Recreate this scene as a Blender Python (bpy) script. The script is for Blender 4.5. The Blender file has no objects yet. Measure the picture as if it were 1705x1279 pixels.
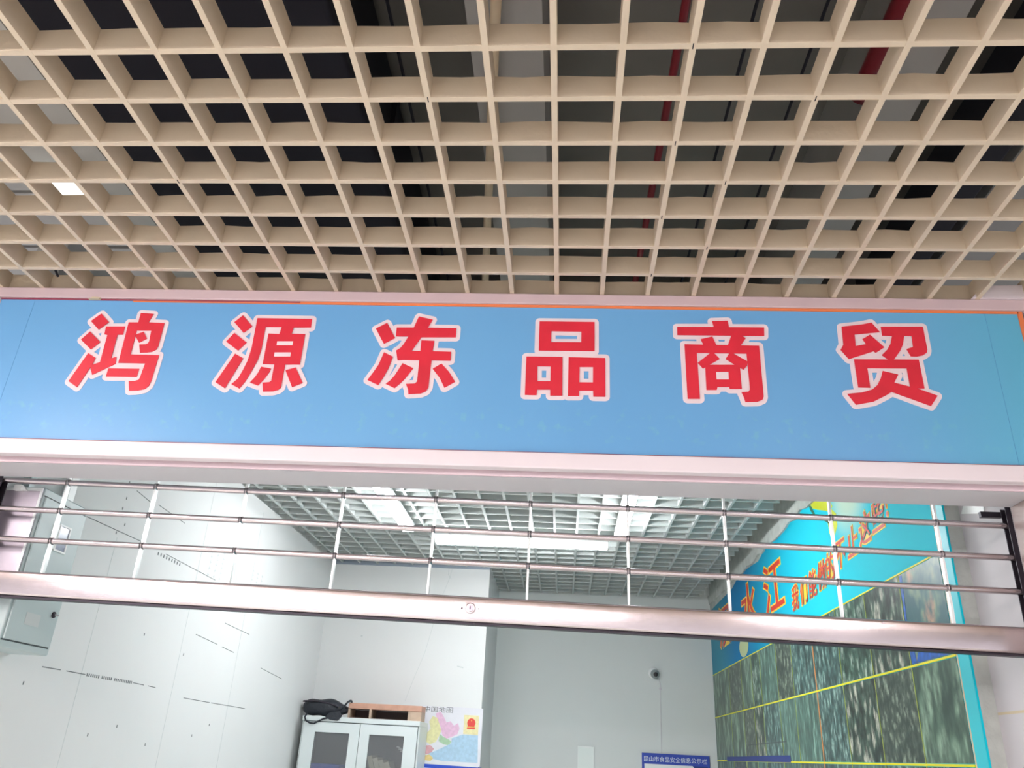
import bpy, bmesh, math, random
from mathutils import Vector, Matrix
random.seed(7)
D = bpy.data
COL = bpy.context.scene.collection
SC = bpy.context.scene

# ---------------------------------------------------------------- camera
cam_data = D.cameras.new('camera'); cam = D.objects.new('camera', cam_data); COL.objects.link(cam)
cam_data.sensor_width = 36.0; cam_data.sensor_fit = 'HORIZONTAL'; cam_data.lens = 28.005
cam_data.clip_start = 0.02; cam_data.clip_end = 100
R_ = (0.9970770, 0.0577147, 0.0500638); U_ = (-0.0209326, -0.4238315, 0.9054991); F_ = (-0.0734792, 0.9039003, 0.4213846)
cam.matrix_world = Matrix(((R_[0], U_[0], -F_[0], 0.0525), (R_[1], U_[1], -F_[1], -2.337),
                           (R_[2], U_[2], -F_[2], 1.6), (0, 0, 0, 1)))
SC.camera = cam
# ---------------------------------------------------------------- exposure, world
SC.view_settings.view_transform = 'Standard'; SC.view_settings.look = 'None'
SC.view_settings.exposure = 0.5; SC.view_settings.gamma = 1.0
SC.view_settings.use_curve_mapping = False
w = D.worlds.new('hall_air'); SC.world = w; w.use_nodes = True
w.node_tree.nodes['Background'].inputs[0].default_value = (0.96, 0.93, 1.0, 1)
w.node_tree.nodes['Background'].inputs[1].default_value = 0.75
TUBE_IN = 37.0      # tubes inside the shop
TUBE_OUT = 78.0      # unseen hall battens added for light

# ---------------------------------------------------------------- helpers
def C(r, g, b):
    f = lambda v: (v / 255 / 12.92) if v / 255 <= .04045 else ((v / 255 + .055) / 1.055) ** 2.4
    return (f(r), f(g), f(b), 1)

def mat(name, col, rough=.6, metal=0., bump=0., bscale=40., var=0., vscale=3., emit=None, es=0., spec=None, alpha=None, coat=0):
    m = D.materials.new(name); m.use_nodes = True
    nt = m.node_tree; b = nt.nodes['Principled BSDF']
    b.inputs['Base Color'].default_value = col; b.inputs['Roughness'].default_value = rough
    b.inputs['Metallic'].default_value = metal
    if spec is not None: b.inputs['Specular IOR Level'].default_value = spec
    if coat: b.inputs['Coat Weight'].default_value = coat
    if emit: b.inputs['Emission Color'].default_value = emit; b.inputs['Emission Strength'].default_value = es
    tc = nt.nodes.new('ShaderNodeTexCoord')
    if var > 0:
        n = nt.nodes.new('ShaderNodeTexNoise'); n.inputs['Scale'].default_value = vscale; n.inputs['Detail'].default_value = 5
        nt.links.new(tc.outputs['Object'], n.inputs['Vector'])
        mx = nt.nodes.new('ShaderNodeMix'); mx.data_type = 'RGBA'
        mx.inputs[6].default_value = col
        mx.inputs[7].default_value = (col[0] * (1 - var), col[1] * (1 - var), col[2] * (1 - var), 1)
        r = nt.nodes.new('ShaderNodeMapRange'); r.inputs[1].default_value = .35; r.inputs[2].default_value = .7
        nt.links.new(n.outputs['Fac'], r.inputs[0]); nt.links.new(r.outputs[0], mx.inputs[0])
        nt.links.new(mx.outputs[2], b.inputs['Base Color'])
    if bump > 0:
        n = nt.nodes.new('ShaderNodeTexNoise'); n.inputs['Scale'].default_value = bscale; n.inputs['Detail'].default_value = 4
        nt.links.new(tc.outputs['Object'], n.inputs['Vector'])
        bp = nt.nodes.new('ShaderNodeBump'); bp.inputs['Strength'].default_value = bump; bp.inputs['Distance'].default_value = .01
        nt.links.new(n.outputs['Fac'], bp.inputs['Height']); nt.links.new(bp.outputs['Normal'], b.inputs['Normal'])
    if alpha is not None:
        b.inputs['Alpha'].default_value = alpha
    return m

class MB:
    """collects geometry of ONE mesh object"""
    def __init__(s): s.v = []; s.f = []
    def add(s, vs, fs):
        o = len(s.v); s.v += [tuple(v) for v in vs]; s.f += [tuple(i + o for i in f) for f in fs]; return s
    def box(s, x0, x1, y0, y1, z0, z1):
        if x0 > x1: x0, x1 = x1, x0
        if y0 > y1: y0, y1 = y1, y0
        if z0 > z1: z0, z1 = z1, z0
        return s.add([(x0, y0, z0), (x1, y0, z0), (x1, y1, z0), (x0, y1, z0), (x0, y0, z1), (x1, y0, z1), (x1, y1, z1), (x0, y1, z1)],
                     [(0, 3, 2, 1), (4, 5, 6, 7), (0, 1, 5, 4), (1, 2, 6, 5), (2, 3, 7, 6), (3, 0, 4, 7)])
    def prism(s, pts, axis, a, b):
        """pts = 2D outline; axis 'y': pts are (x,z); 'x': pts are (y,z); 'z': pts are (x,y)"""
        n = len(pts)
        P = {'y': lambda p, t: (p[0], t, p[1]), 'x': lambda p, t: (t, p[0], p[1]), 'z': lambda p, t: (p[0], p[1], t)}[axis]
        area = sum(pts[i][0] * pts[(i + 1) % n][1] - pts[(i + 1) % n][0] * pts[i][1] for i in range(n))
        if area < 0: pts = pts[::-1]
        if a > b: a, b = b, a
        vs = [P(p, a) for p in pts] + [P(p, b) for p in pts]
        lo = tuple(range(n)); hi = tuple(range(2 * n - 1, n - 1, -1))
        sd = [(i, i + n, (i + 1) % n + n, (i + 1) % n) for i in range(n)]
        if axis != 'y':
            lo = lo[::-1]; hi = hi[::-1]; sd = [q[::-1] for q in sd]
        return s.add(vs, [lo, hi] + sd)
    def tube(s, p0, p1, r0, r1=None, n=16, caps=True):
        r1 = r0 if r1 is None else r1
        p0 = Vector(p0); p1 = Vector(p1); d = (p1 - p0).normalized()
        a = d.orthogonal().normalized(); b = d.cross(a)
        vs = []
        for p, r in ((p0, r0), (p1, r1)):
            for i in range(n):
                t = 2 * math.pi * i / n; vs.append(p + a * (math.cos(t) * r) + b * (math.sin(t) * r))
        fs = [(i, (i + 1) % n, (i + 1) % n + n, i + n) for i in range(n)]
        if caps: fs += [tuple(range(n))[::-1], tuple(range(n, 2 * n))]
        return s.add(vs, fs)
    def path(s, pts, r, n=8):
        for a, b in zip(pts[:-1], pts[1:]): s.tube(a, b, r, n=n)
        return s
    def lathe(s, c, ax, prof, n=28):
        """prof = [(radius, offset along ax)]"""
        c = Vector(c); d = Vector(ax).normalized(); a = d.orthogonal().normalized(); b = d.cross(a)
        vs = []
        for r, o in prof:
            for i in range(n):
                t = 2 * math.pi * i / n; vs.append(c + d * o + a * (math.cos(t) * r) + b * (math.sin(t) * r))
        fs = []
        for k in range(len(prof) - 1):
            for i in range(n): fs.append((k * n + i, k * n + (i + 1) % n, (k + 1) * n + (i + 1) % n, (k + 1) * n + i))
        fs += [tuple(range(n))[::-1], tuple(range((len(prof) - 1) * n, len(prof) * n))]
        return s.add(vs, fs)
    def build(s, name, m, parent=None, bevel=0., smooth=False, origin=None, kind=None, label=None, cat=None, group=None, seg=2):
        me = D.meshes.new(name)
        o0 = Vector(origin) if origin is not None else Vector((0, 0, 0))
        pw = parent_world(parent)
        me.from_pydata([tuple(Vector(v) - o0) for v in s.v], [], s.f); me.update()
        me.materials.append(m)
        o = D.objects.new(name, me); COL.objects.link(o)
        if parent is not None: o.parent = parent
        o.location = o0 - pw
        if smooth:
            for p in me.polygons: p.use_smooth = True
        if bevel > 0:
            bm = o.modifiers.new('bevel', 'BEVEL'); bm.width = bevel; bm.segments = seg; bm.limit_method = 'ANGLE'
            bm.angle_limit = math.radians(40)
        if smooth or bevel > 0:
            me.shade_smooth() if hasattr(me, 'shade_smooth') else None
            es = o.modifiers.new('wn', 'WEIGHTED_NORMAL'); es.keep_sharp = False
            try:
                me.set_sharp_from_angle(angle=math.radians(40))
            except Exception: pass
        tag(o, label, cat, group, kind)
        return o

def parent_world(p):
    v = Vector((0, 0, 0))
    while p is not None:
        v += p.location; p = p.parent
    return v

def tag(o, label=None, cat=None, group=None, kind=None):
    if label: o['label'] = label
    if cat: o['category'] = cat
    if group: o['group'] = group
    if kind: o['kind'] = kind
    return o

def thing(name, loc, label, cat, group=None):
    o = D.objects.new(name, None); COL.objects.link(o); o.location = loc; o.empty_display_size = .05
    return tag(o, label, cat, group)

def text_mesh(name, s, m, parent, size, origin, xdir, up, offset=0., depth=.0006, align='LEFT', sx=1.0, shear=0.0, label=None):
    """lettering: mesh made from the built-in font, its face turned to xdir x up"""
    cu = D.curves.new(name, 'FONT'); cu.body = s; cu.size = size; cu.offset = offset; cu.extrude = depth
    cu.align_x = align; cu.shear = shear; cu.space_character = 1.0
    t = D.objects.new(name + '_tmp', cu); COL.objects.link(t)
    dg = bpy.context.evaluated_depsgraph_get(); dg.update()
    me = D.meshes.new_from_object(t.evaluated_get(dg)); me.name = name
    D.objects.remove(t); D.curves.remove(cu)
    me.materials.clear(); me.materials.append(m)
    o = D.objects.new(name, me); COL.objects.link(o)
    X = Vector(xdir).normalized(); Y = Vector(up).normalized(); Z = X.cross(Y)
    rot = Matrix(((X.x, Y.x, Z.x), (X.y, Y.y, Z.y), (X.z, Y.z, Z.z)))
    for v in me.vertices: v.co = rot @ Vector((v.co.x * sx, v.co.y, v.co.z))
    if parent is not None: o.parent = parent
    o.location = Vector(origin) - parent_world(parent)
    if label: o['label'] = label
    return o

GLYPHS = {
  'hong': ([[(-1.5886, 2.8713), (-1.5594, 2.9013), (-1.5235, 2.8681), (-1.5522, 2.8384)], [(-1.6033, 2.799), (-1.5797, 2.8309), (-1.5331, 2.7915), (-1.5582, 2.7625)], [(-1.5631, 2.7486), (-1.5328, 2.7315), (-1.5367, 2.7048), (-1.5127, 2.7156), (-1.5154, 2.8189), (-1.5262, 2.8209), (-1.5291, 2.851), (-1.4619, 2.8522), (-1.4608, 2.8207), (-1.4804, 2.8204), (-1.4782, 2.7299), (-1.4617, 2.737), (-1.4577, 2.71), (-1.5267, 2.6687), (-1.5407, 2.6961), (-1.5656, 2.6222), (-1.6009, 2.6433)], [(-1.4534, 2.8685), (-1.4195, 2.8691), (-1.4196, 2.9056), (-1.3738, 2.9029), (-1.3835, 2.8697), (-1.3269, 2.8679), (-1.3274, 2.7794), (-1.3306, 2.767), (-1.3435, 2.758), (-1.3604, 2.7549), (-1.384, 2.7536), (-1.3945, 2.7845), (-1.3719, 2.7855), (-1.3654, 2.7897), (-1.3633, 2.7967), (-1.366, 2.8379), (-1.4165, 2.8375), (-1.4149, 2.7462), (-1.3162, 2.746), (-1.3194, 2.6516), (-1.3234, 2.6331), (-1.334, 2.6211), (-1.3571, 2.6153), (-1.3852, 2.6138), (-1.3955, 2.6485), (-1.3758, 2.649), (-1.3634, 2.6538), (-1.3607, 2.6626), (-1.3564, 2.7143), (-1.4488, 2.7142)], [(-1.4156, 2.8221), (-1.3916, 2.8332), (-1.3732, 2.8076), (-1.3967, 2.7911), (-1.4147, 2.8138)], [(-1.4775, 2.6934), (-1.3712, 2.6938), (-1.3727, 2.6642), (-1.4776, 2.6634)]],
     []),
  'yuan': ([[(-1.0845, 2.8758), (-1.0595, 2.9025), (-1.019, 2.8609), (-1.0444, 2.8354)], [(-1.0974, 2.8012), (-1.0761, 2.8345), (-1.0265, 2.799), (-1.0503, 2.7685)], [(-1.0574, 2.7567), (-1.0273, 2.7401), (-1.0662, 2.63), (-1.1024, 2.6513)], [(-1.0075, 2.8926), (-0.8186, 2.8924), (-0.8179, 2.8601), (-0.8762, 2.859), (-0.8796, 2.8348), (-0.833, 2.8349), (-0.8327, 2.7212), (-0.8812, 2.7201), (-0.8812, 2.6369), (-0.8882, 2.629), (-0.9052, 2.6234), (-0.9382, 2.6218), (-0.9453, 2.6531), (-0.9232, 2.6554), (-0.9174, 2.6608), (-0.9179, 2.7201), (-0.9572, 2.7206), (-0.9584, 2.8342), (-0.9209, 2.8332), (-0.9176, 2.8599), (-0.973, 2.859), (-0.9716, 2.7715), (-0.9768, 2.7336), (-0.9906, 2.6907), (-1.0034, 2.6562), (-1.0177, 2.6303), (-1.0479, 2.6452), (-1.0297, 2.6661), (-1.019, 2.698), (-1.0106, 2.7302), (-1.0079, 2.7545), (-1.0057, 2.7817)], [(-0.9606, 2.7104), (-0.9261, 2.7046), (-0.9296, 2.6907), (-0.942, 2.6654), (-0.9583, 2.6424), (-0.9874, 2.6526), (-0.9747, 2.6713), (-0.9661, 2.6899)], [(-0.8769, 2.6993), (-0.8447, 2.7103), (-0.8121, 2.6554), (-0.8448, 2.6396)]],
     [[(-0.9233, 2.8051), (-0.869, 2.8062), (-0.869, 2.7917), (-0.9227, 2.7907)], [(-0.9245, 2.7635), (-0.8698, 2.7646), (-0.8692, 2.7498), (-0.9238, 2.7487)]]),
  'dong': ([[(-0.597, 2.8599), (-0.5616, 2.8821), (-0.5282, 2.8258), (-0.5635, 2.8034)], [(-0.559, 2.7722), (-0.5278, 2.7563), (-0.5368, 2.7164), (-0.5477, 2.6874), (-0.5638, 2.6533), (-0.6011, 2.6706), (-0.585, 2.6996), (-0.5715, 2.7262)], [(-0.4571, 2.9081), (-0.4095, 2.8972), (-0.4229, 2.866), (-0.3273, 2.8661), (-0.3274, 2.8323), (-0.4412, 2.8301), (-0.4681, 2.7789), (-0.4393, 2.7789), (-0.4401, 2.8185), (-0.3965, 2.8174), (-0.3992, 2.7789), (-0.3379, 2.7783), (-0.3376, 2.7457), (-0.3995, 2.7457), (-0.4005, 2.6494), (-0.4074, 2.6352), (-0.423, 2.6272), (-0.4625, 2.6237), (-0.4654, 2.6402), (-0.4745, 2.6593), (-0.4453, 2.6617), (-0.439, 2.6691), (-0.4395, 2.7454), (-0.4898, 2.7451), (-0.5112, 2.7434), (-0.5193, 2.7792), (-0.5066, 2.7889), (-0.4963, 2.8052), (-0.4846, 2.8321), (-0.5259, 2.8318), (-0.5272, 2.8647), (-0.4699, 2.8657)], [(-0.4932, 2.7332), (-0.4561, 2.7161), (-0.4779, 2.6799), (-0.4925, 2.6614), (-0.5094, 2.6438), (-0.5402, 2.6583), (-0.5267, 2.671), (-0.5145, 2.6881)], [(-0.3931, 2.7156), (-0.3658, 2.7346), (-0.3384, 2.7051), (-0.3163, 2.6706), (-0.3489, 2.6486), (-0.3672, 2.6836)]],
     []),
  'pin': ([[(-0.0539, 2.8966), (0.1261, 2.8975), (0.0838, 2.8609), (-0.0141, 2.861)], [(0.1261, 2.8975), (0.1268, 2.7902), (0.0837, 2.8212), (0.0838, 2.8609)], [(-0.0529, 2.7887), (-0.014, 2.8198), (0.0837, 2.8212), (0.1268, 2.7902)], [(-0.0539, 2.8966), (-0.0141, 2.861), (-0.014, 2.8198), (-0.0529, 2.7887)], [(-0.092, 2.766), (0.0245, 2.767), (-0.0126, 2.7323), (-0.0546, 2.7319)], [(0.0245, 2.767), (0.027, 2.6305), (-0.0112, 2.6296), (-0.0118, 2.6503), (-0.012, 2.6795), (-0.0126, 2.7323)], [(-0.092, 2.766), (-0.0546, 2.7319), (-0.0531, 2.6786), (-0.0532, 2.6493), (-0.0541, 2.6303), (-0.091, 2.6302)], [(-0.0531, 2.6786), (-0.012, 2.6795), (-0.0118, 2.6503), (-0.0532, 2.6493)], [(0.0438, 2.7661), (0.1613, 2.7659), (0.1225, 2.7331), (0.0798, 2.7322)], [(0.1613, 2.7659), (0.1618, 2.6298), (0.1237, 2.6296), (0.1231, 2.6497), (0.1225, 2.6782), (0.1225, 2.7331)], [(0.0438, 2.7661), (0.0798, 2.7322), (0.0794, 2.6778), (0.0798, 2.6487), (0.0794, 2.6303), (0.0448, 2.6295)], [(0.0794, 2.6778), (0.1225, 2.6782), (0.1231, 2.6497), (0.0798, 2.6487)]],
     []),
  'shang': ([[(0.3929, 2.8836), (0.5104, 2.8855), (0.5058, 2.907), (0.5559, 2.91), (0.5585, 2.8853), (0.6696, 2.8864), (0.6675, 2.8558), (0.3926, 2.8541)], [(0.4664, 2.8401), (0.5038, 2.8506), (0.5157, 2.816), (0.4744, 2.8165)], [(0.5646, 2.8579), (0.5961, 2.8558), (0.6087, 2.8467), (0.59, 2.8174), (0.5501, 2.8179)], [(0.4141, 2.8205), (0.6487, 2.8199), (0.6485, 2.6419), (0.6444, 2.632), (0.6284, 2.6242), (0.5919, 2.6221), (0.5886, 2.638), (0.5821, 2.6557), (0.6033, 2.6577), (0.609, 2.6658), (0.6074, 2.7909), (0.4514, 2.7903), (0.4539, 2.6298), (0.4159, 2.6289)], [(0.4937, 2.7907), (0.5062, 2.7901), (0.5226, 2.77), (0.468, 2.7346), (0.4531, 2.7548)], [(0.5541, 2.7919), (0.5632, 2.7921), (0.6081, 2.7632), (0.6062, 2.7486), (0.5943, 2.7335), (0.5684, 2.7495), (0.5407, 2.7703)], [(0.4755, 2.7481), (0.5831, 2.7504), (0.5839, 2.6664), (0.5472, 2.6656), (0.5454, 2.6723), (0.5096, 2.6714), (0.5068, 2.6614), (0.475, 2.6606)]],
     [[(0.5081, 2.7234), (0.5464, 2.7243), (0.5459, 2.6982), (0.5084, 2.6973)]]),
  'mao': ([[(0.9137, 2.8939), (0.9773, 2.9032), (1.0086, 2.9107), (1.0301, 2.8763), (0.9503, 2.8661), (0.9485, 2.8248), (0.9818, 2.8321), (0.9726, 2.85), (0.998, 2.8667), (1.0363, 2.8219), (1.0075, 2.8019), (1.0014, 2.8071), (0.9218, 2.7776), (0.9006, 2.8104), (0.9116, 2.8294)], [(1.0357, 2.896), (1.1657, 2.8984), (1.166, 2.8157), (1.162, 2.8051), (1.1491, 2.7955), (1.1314, 2.7912), (1.1121, 2.7914), (1.1029, 2.8171), (1.1241, 2.8247), (1.1258, 2.8645), (1.1027, 2.8641), (1.0945, 2.833), (1.0817, 2.8087), (1.0591, 2.7792), (1.0419, 2.7783), (1.0243, 2.7943), (1.0435, 2.8133), (1.057, 2.8349), (1.0657, 2.8634), (1.0351, 2.8642)], [(0.9374, 2.7772), (1.1342, 2.7802), (1.1357, 2.6814), (1.0937, 2.6804), (1.0931, 2.749), (0.9739, 2.7472), (0.9739, 2.6801), (0.9378, 2.6801)], [(1.0192, 2.7386), (1.0645, 2.7271), (1.0484, 2.699), (1.1144, 2.6804), (1.1706, 2.6577), (1.1453, 2.6226), (1.0359, 2.6676), (1.0162, 2.6545), (0.9775, 2.6334), (0.9236, 2.6215), (0.9019, 2.6573), (0.9457, 2.6629), (0.9786, 2.6739), (0.9965, 2.6896), (1.0099, 2.713)]],
     []),
}

# ---------------------------------------------------------------- materials
M = {}
M['fin'] = mat('cream_slat_paint', C(218, 200, 175), .5, bump=.15, bscale=30, var=.06, vscale=5)
M['fin_in'] = mat('white_slat_paint', C(182, 188, 186), .55)
M['trim'] = mat('pinkish_white_paint', C(238, 226, 230), .35, var=.05, vscale=2)
M['trim_top'] = mat('shaded_trim_paint', C(208, 184, 186), .4, var=.05, vscale=2)  # trim paint darkened: shade below the ceiling grid is put into the colour
M['trim_grey'] = mat('grey_fascia_paint', C(206, 203, 207), .5)
M['orange'] = mat('orange_edge', C(232, 128, 78), .5)
M['darkred'] = mat('dark_red_edge', C(150, 60, 80), .5)
M['white_vinyl'] = mat('white_vinyl', C(240, 222, 226), .4, var=.05, vscale=14)
M['red_vinyl'] = mat('red_vinyl', C(226, 42, 62), .4, var=.12, vscale=10)
M['wall'] = mat('white_plasterboard', C(226, 227, 226), .75, bump=.05, bscale=8, var=.03, vscale=1.5)
M['wall2'] = mat('painted_partition', C(218, 222, 220), .75, var=.03, vscale=1.2)
M['plaster'] = mat('rough_plaster', C(196, 200, 194), .9, bump=.6, bscale=30, var=.2, vscale=14)
M['tilew2'] = mat('pinkish_pilaster_tile', C(164, 146, 142), .5)
M['tilew'] = mat('glazed_wall_tile', C(206, 201, 204), .6, var=.06, vscale=2)
M['seam'] = mat('beige_tile_joint', C(206, 190, 158), .7)
M['slab'] = mat('dark_concrete', C(122, 118, 112), .95, var=.25, vscale=1.5)
M['slab_in'] = mat('grey_green_concrete', C(166, 172, 170), .95, var=.15, vscale=4)
M['beam'] = mat('grey_beam_paint', C(168, 166, 162), .9, var=.1, vscale=3)
M['black'] = mat('black_insulation', C(28, 28, 38), .9)
M['floor'] = mat('terrazzo_floor', C(236, 238, 232), .35, var=.04, vscale=20)
M['steel'] = mat('stainless_steel', (0.70, 0.62, 0.63, 1), .24, 1.0, bump=.04, bscale=25, var=.10, vscale=6)  # pink tint in the base colour stands in for reflected red light
M['steel_rod'] = mat('stainless_rod', (0.62, 0.55, 0.56, 1), .27, 1.0)
M['strap'] = mat('aluminium_link', C(236, 240, 238), .35, .35)
M['darkmetal'] = mat('dark_anodised_metal', C(62, 56, 64), .45, .6)
M['grey_box'] = mat('grey_enamel', C(186, 200, 200), .35)
M['grey_dark'] = mat('grey_gap', C(78, 86, 88), .6)
M['white_pl'] = mat('white_plastic', C(236, 238, 236), .35)
M['cab'] = mat('white_enamel', C(216, 224, 224), .35)
M['cab_in'] = mat('cabinet_inside', C(122, 124, 126), .7)
M['glass'] = mat('tinted_cabinet_glass', C(150, 152, 154), .08, alpha=.3)
M['wood'] = mat('light_wood', C(198, 172, 150), .55, var=.25, vscale=12)
M['wood_edge'] = mat('reddish_wood_edge', C(204, 156, 134), .5, var=.15, vscale=18)
M['bag'] = mat('black_nylon', C(38, 42, 50), .6, bump=.5, bscale=45)
M['file'] = mat('beige_card', C(196, 192, 172), .7)
M['blue_pl'] = mat('blue_plastic', C(30, 74, 190), .4)
M['lens'] = mat('black_lens', C(20, 20, 24), .1)
M['ink'] = mat('black_print', C(110, 116, 116), .8)
M['ink_l'] = mat('grey_print', C(203, 208, 207), .8)
M['yellow'] = mat('yellow_line_print', C(226, 222, 30), .5)
M['ochre'] = mat('orange_line_print', C(202, 138, 82), .5)
M['steel_dull'] = mat('brushed_steel', (.78, .70, .78, 1), .45, 1.0, var=.3, vscale=5)
M['cyan'] = mat('cyan_margin_print', C(52, 200, 212), .4)
M['txt_red'] = mat('red_letter_print', C(214, 60, 44), .45)
M['txt_yel'] = mat('yellow_letter_print', C(250, 206, 60), .45)
M['pipe_cream'] = mat('cream_pipe', C(214, 194, 164), .5)
M['pipe_red'] = mat('red_pipe', C(120, 22, 34), .4)
M['gyp'] = mat('pale_panel', C(206, 204, 198), .8)
M['navy'] = mat('navy_print', C(36, 56, 128), .5)
def lamp_mat(name, s, col=(0.96, 0.975, 1.0, 1)):
    return mat(name, C(245, 248, 250), .4, emit=col, es=s)
M['tube_in'] = lamp_mat('lit_diffuser', TUBE_IN)
M['tube_out'] = lamp_mat('added_hall_diffuser', TUBE_OUT, (1.0, .93, .95, 1))
M['tube_plenum'] = lamp_mat('lit_plenum_diffuser', 1.1, (.9, 1.0, .97, 1))

def sign_material():
    m = mat('blue_sign_print', C(96, 160, 214), .38)
    nt = m.node_tree; b = nt.nodes['Principled BSDF']; N = nt.nodes.new; L = nt.links.new
    tc = N('ShaderNodeTexCoord'); sp = N('ShaderNodeSeparateXYZ'); L(tc.outputs['Object'], sp.inputs[0])
    n = N('ShaderNodeTexNoise'); n.inputs['Scale'].default_value = 1.1; n.inputs['Detail'].default_value = 3
    L(tc.outputs['Object'], n.inputs['Vector'])
    # faded ghost of earlier small lettering, low on the board
    v = N('ShaderNodeTexNoise'); v.inputs['Scale'].default_value = 28; v.inputs['Detail'].default_value = 6
    L(tc.outputs['Object'], v.inputs['Vector'])
    r = N('ShaderNodeMapRange'); r.inputs[1].default_value = .56; r.inputs[2].default_value = .70; L(v.outputs['Fac'], r.inputs[0])
    band = N('ShaderNodeMapRange'); band.inputs[1].default_value = .17; band.inputs[2].default_value = .13; L(sp.outputs['Z'], band.inputs[0])
    band2 = N('ShaderNodeMapRange'); band2.inputs[1].default_value = .03; band2.inputs[2].default_value = .06; L(sp.outputs['Z'], band2.inputs[0])
    mu = N('ShaderNodeMath'); mu.operation = 'MULTIPLY'; L(r.outputs[0], mu.inputs[0]); L(band.outputs[0], mu.inputs[1])
    mu2 = N('ShaderNodeMath'); mu2.operation = 'MULTIPLY'; L(mu.outputs[0], mu2.inputs[0]); L(band2.outputs[0], mu2.inputs[1])
    mu3 = N('ShaderNodeMath'); mu3.operation = 'MULTIPLY'; L(mu2.outputs[0], mu3.inputs[0]); mu3.inputs[1].default_value = .35
    a = N('ShaderNodeMix'); a.data_type = 'RGBA'; a.inputs[6].default_value = C(98, 160, 214); a.inputs[7].default_value = C(116, 178, 224)
    L(n.outputs['Fac'], a.inputs[0])
    c = N('ShaderNodeMix'); c.data_type = 'RGBA'; c.inputs[7].default_value = C(128, 200, 205); L(a.outputs[2], c.inputs[6]); L(mu3.outputs[0], c.inputs[0])
    # end sheet on the right is a touch more turquoise
    e = N('ShaderNodeMapRange'); e.inputs[1].default_value = 2.9; e.inputs[2].default_value = 3.45; L(sp.outputs['X'], e.inputs[0])
    d = N('ShaderNodeMix'); d.data_type = 'RGBA'; d.inputs[7].default_value = C(98, 182, 212); L(c.outputs[2], d.inputs[6]); L(e.outputs[0], d.inputs[0])
    L(d.outputs[2], b.inputs['Base Color'])
    return m
M['sign'] = sign_material()

def mural_material():
    m = mat('mural_sky_print', C(20, 170, 205), .6, spec=.2)
    nt = m.node_tree; b = nt.nodes['Principled BSDF']; N = nt.nodes.new; L = nt.links.new
    tc = N('ShaderNodeTexCoord'); sp = N('ShaderNodeSeparateXYZ'); L(tc.outputs['Object'], sp.inputs[0])
    ry = N('ShaderNodeMapRange'); ry.inputs[1].default_value = 2.0; ry.inputs[2].default_value = 3.9; L(sp.outputs['Y'], ry.inputs[0])
    a = N('ShaderNodeMix'); a.data_type = 'RGBA'; a.inputs[6].default_value = C(10, 206, 226); a.inputs[7].default_value = C(22, 120, 172)
    L(ry.outputs[0], a.inputs[0])
    # printed white glow behind the slogan
    vm = N('ShaderNodeVectorMath'); vm.operation = 'DISTANCE'; vm.inputs[1].default_value = (0, 1.15, 2.82); 
    mp = N('ShaderNodeVectorMath'); mp.operation = 'MULTIPLY'; mp.inputs[1].default_value = (0, .8, 1.0); L(tc.outputs['Object'], mp.inputs[0])
    L(mp.outputs[0], vm.inputs[0])
    g = N('ShaderNodeMapRange'); g.inputs[1].default_value = .27; g.inputs[2].default_value = .06; g.inputs[4].default_value = .85; g.interpolation_type = 'SMOOTHSTEP'; L(vm.outputs['Value'], g.inputs[0])
    c = N('ShaderNodeMix'); c.data_type = 'RGBA'; c.inputs[7].default_value = C(214, 232, 206); L(a.outputs[2], c.inputs[6]); L(g.outputs[0], c.inputs[0])
    t = N('ShaderNodeMapRange'); t.inputs[1].default_value = 4.3; t.inputs[2].default_value = 4.9; t.inputs[4].default_value = .6; L(sp.outputs['Y'], t.inputs[0])
    d = N('ShaderNodeMix'); d.data_type = 'RGBA'; d.inputs[7].default_value = C(74, 152, 160); L(c.outputs[2], d.inputs[6]); L(t.outputs[0], d.inputs[0])
    L(d.outputs[2], b.inputs['Base Color'])
    return m
M['mural'] = mural_material()

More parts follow.
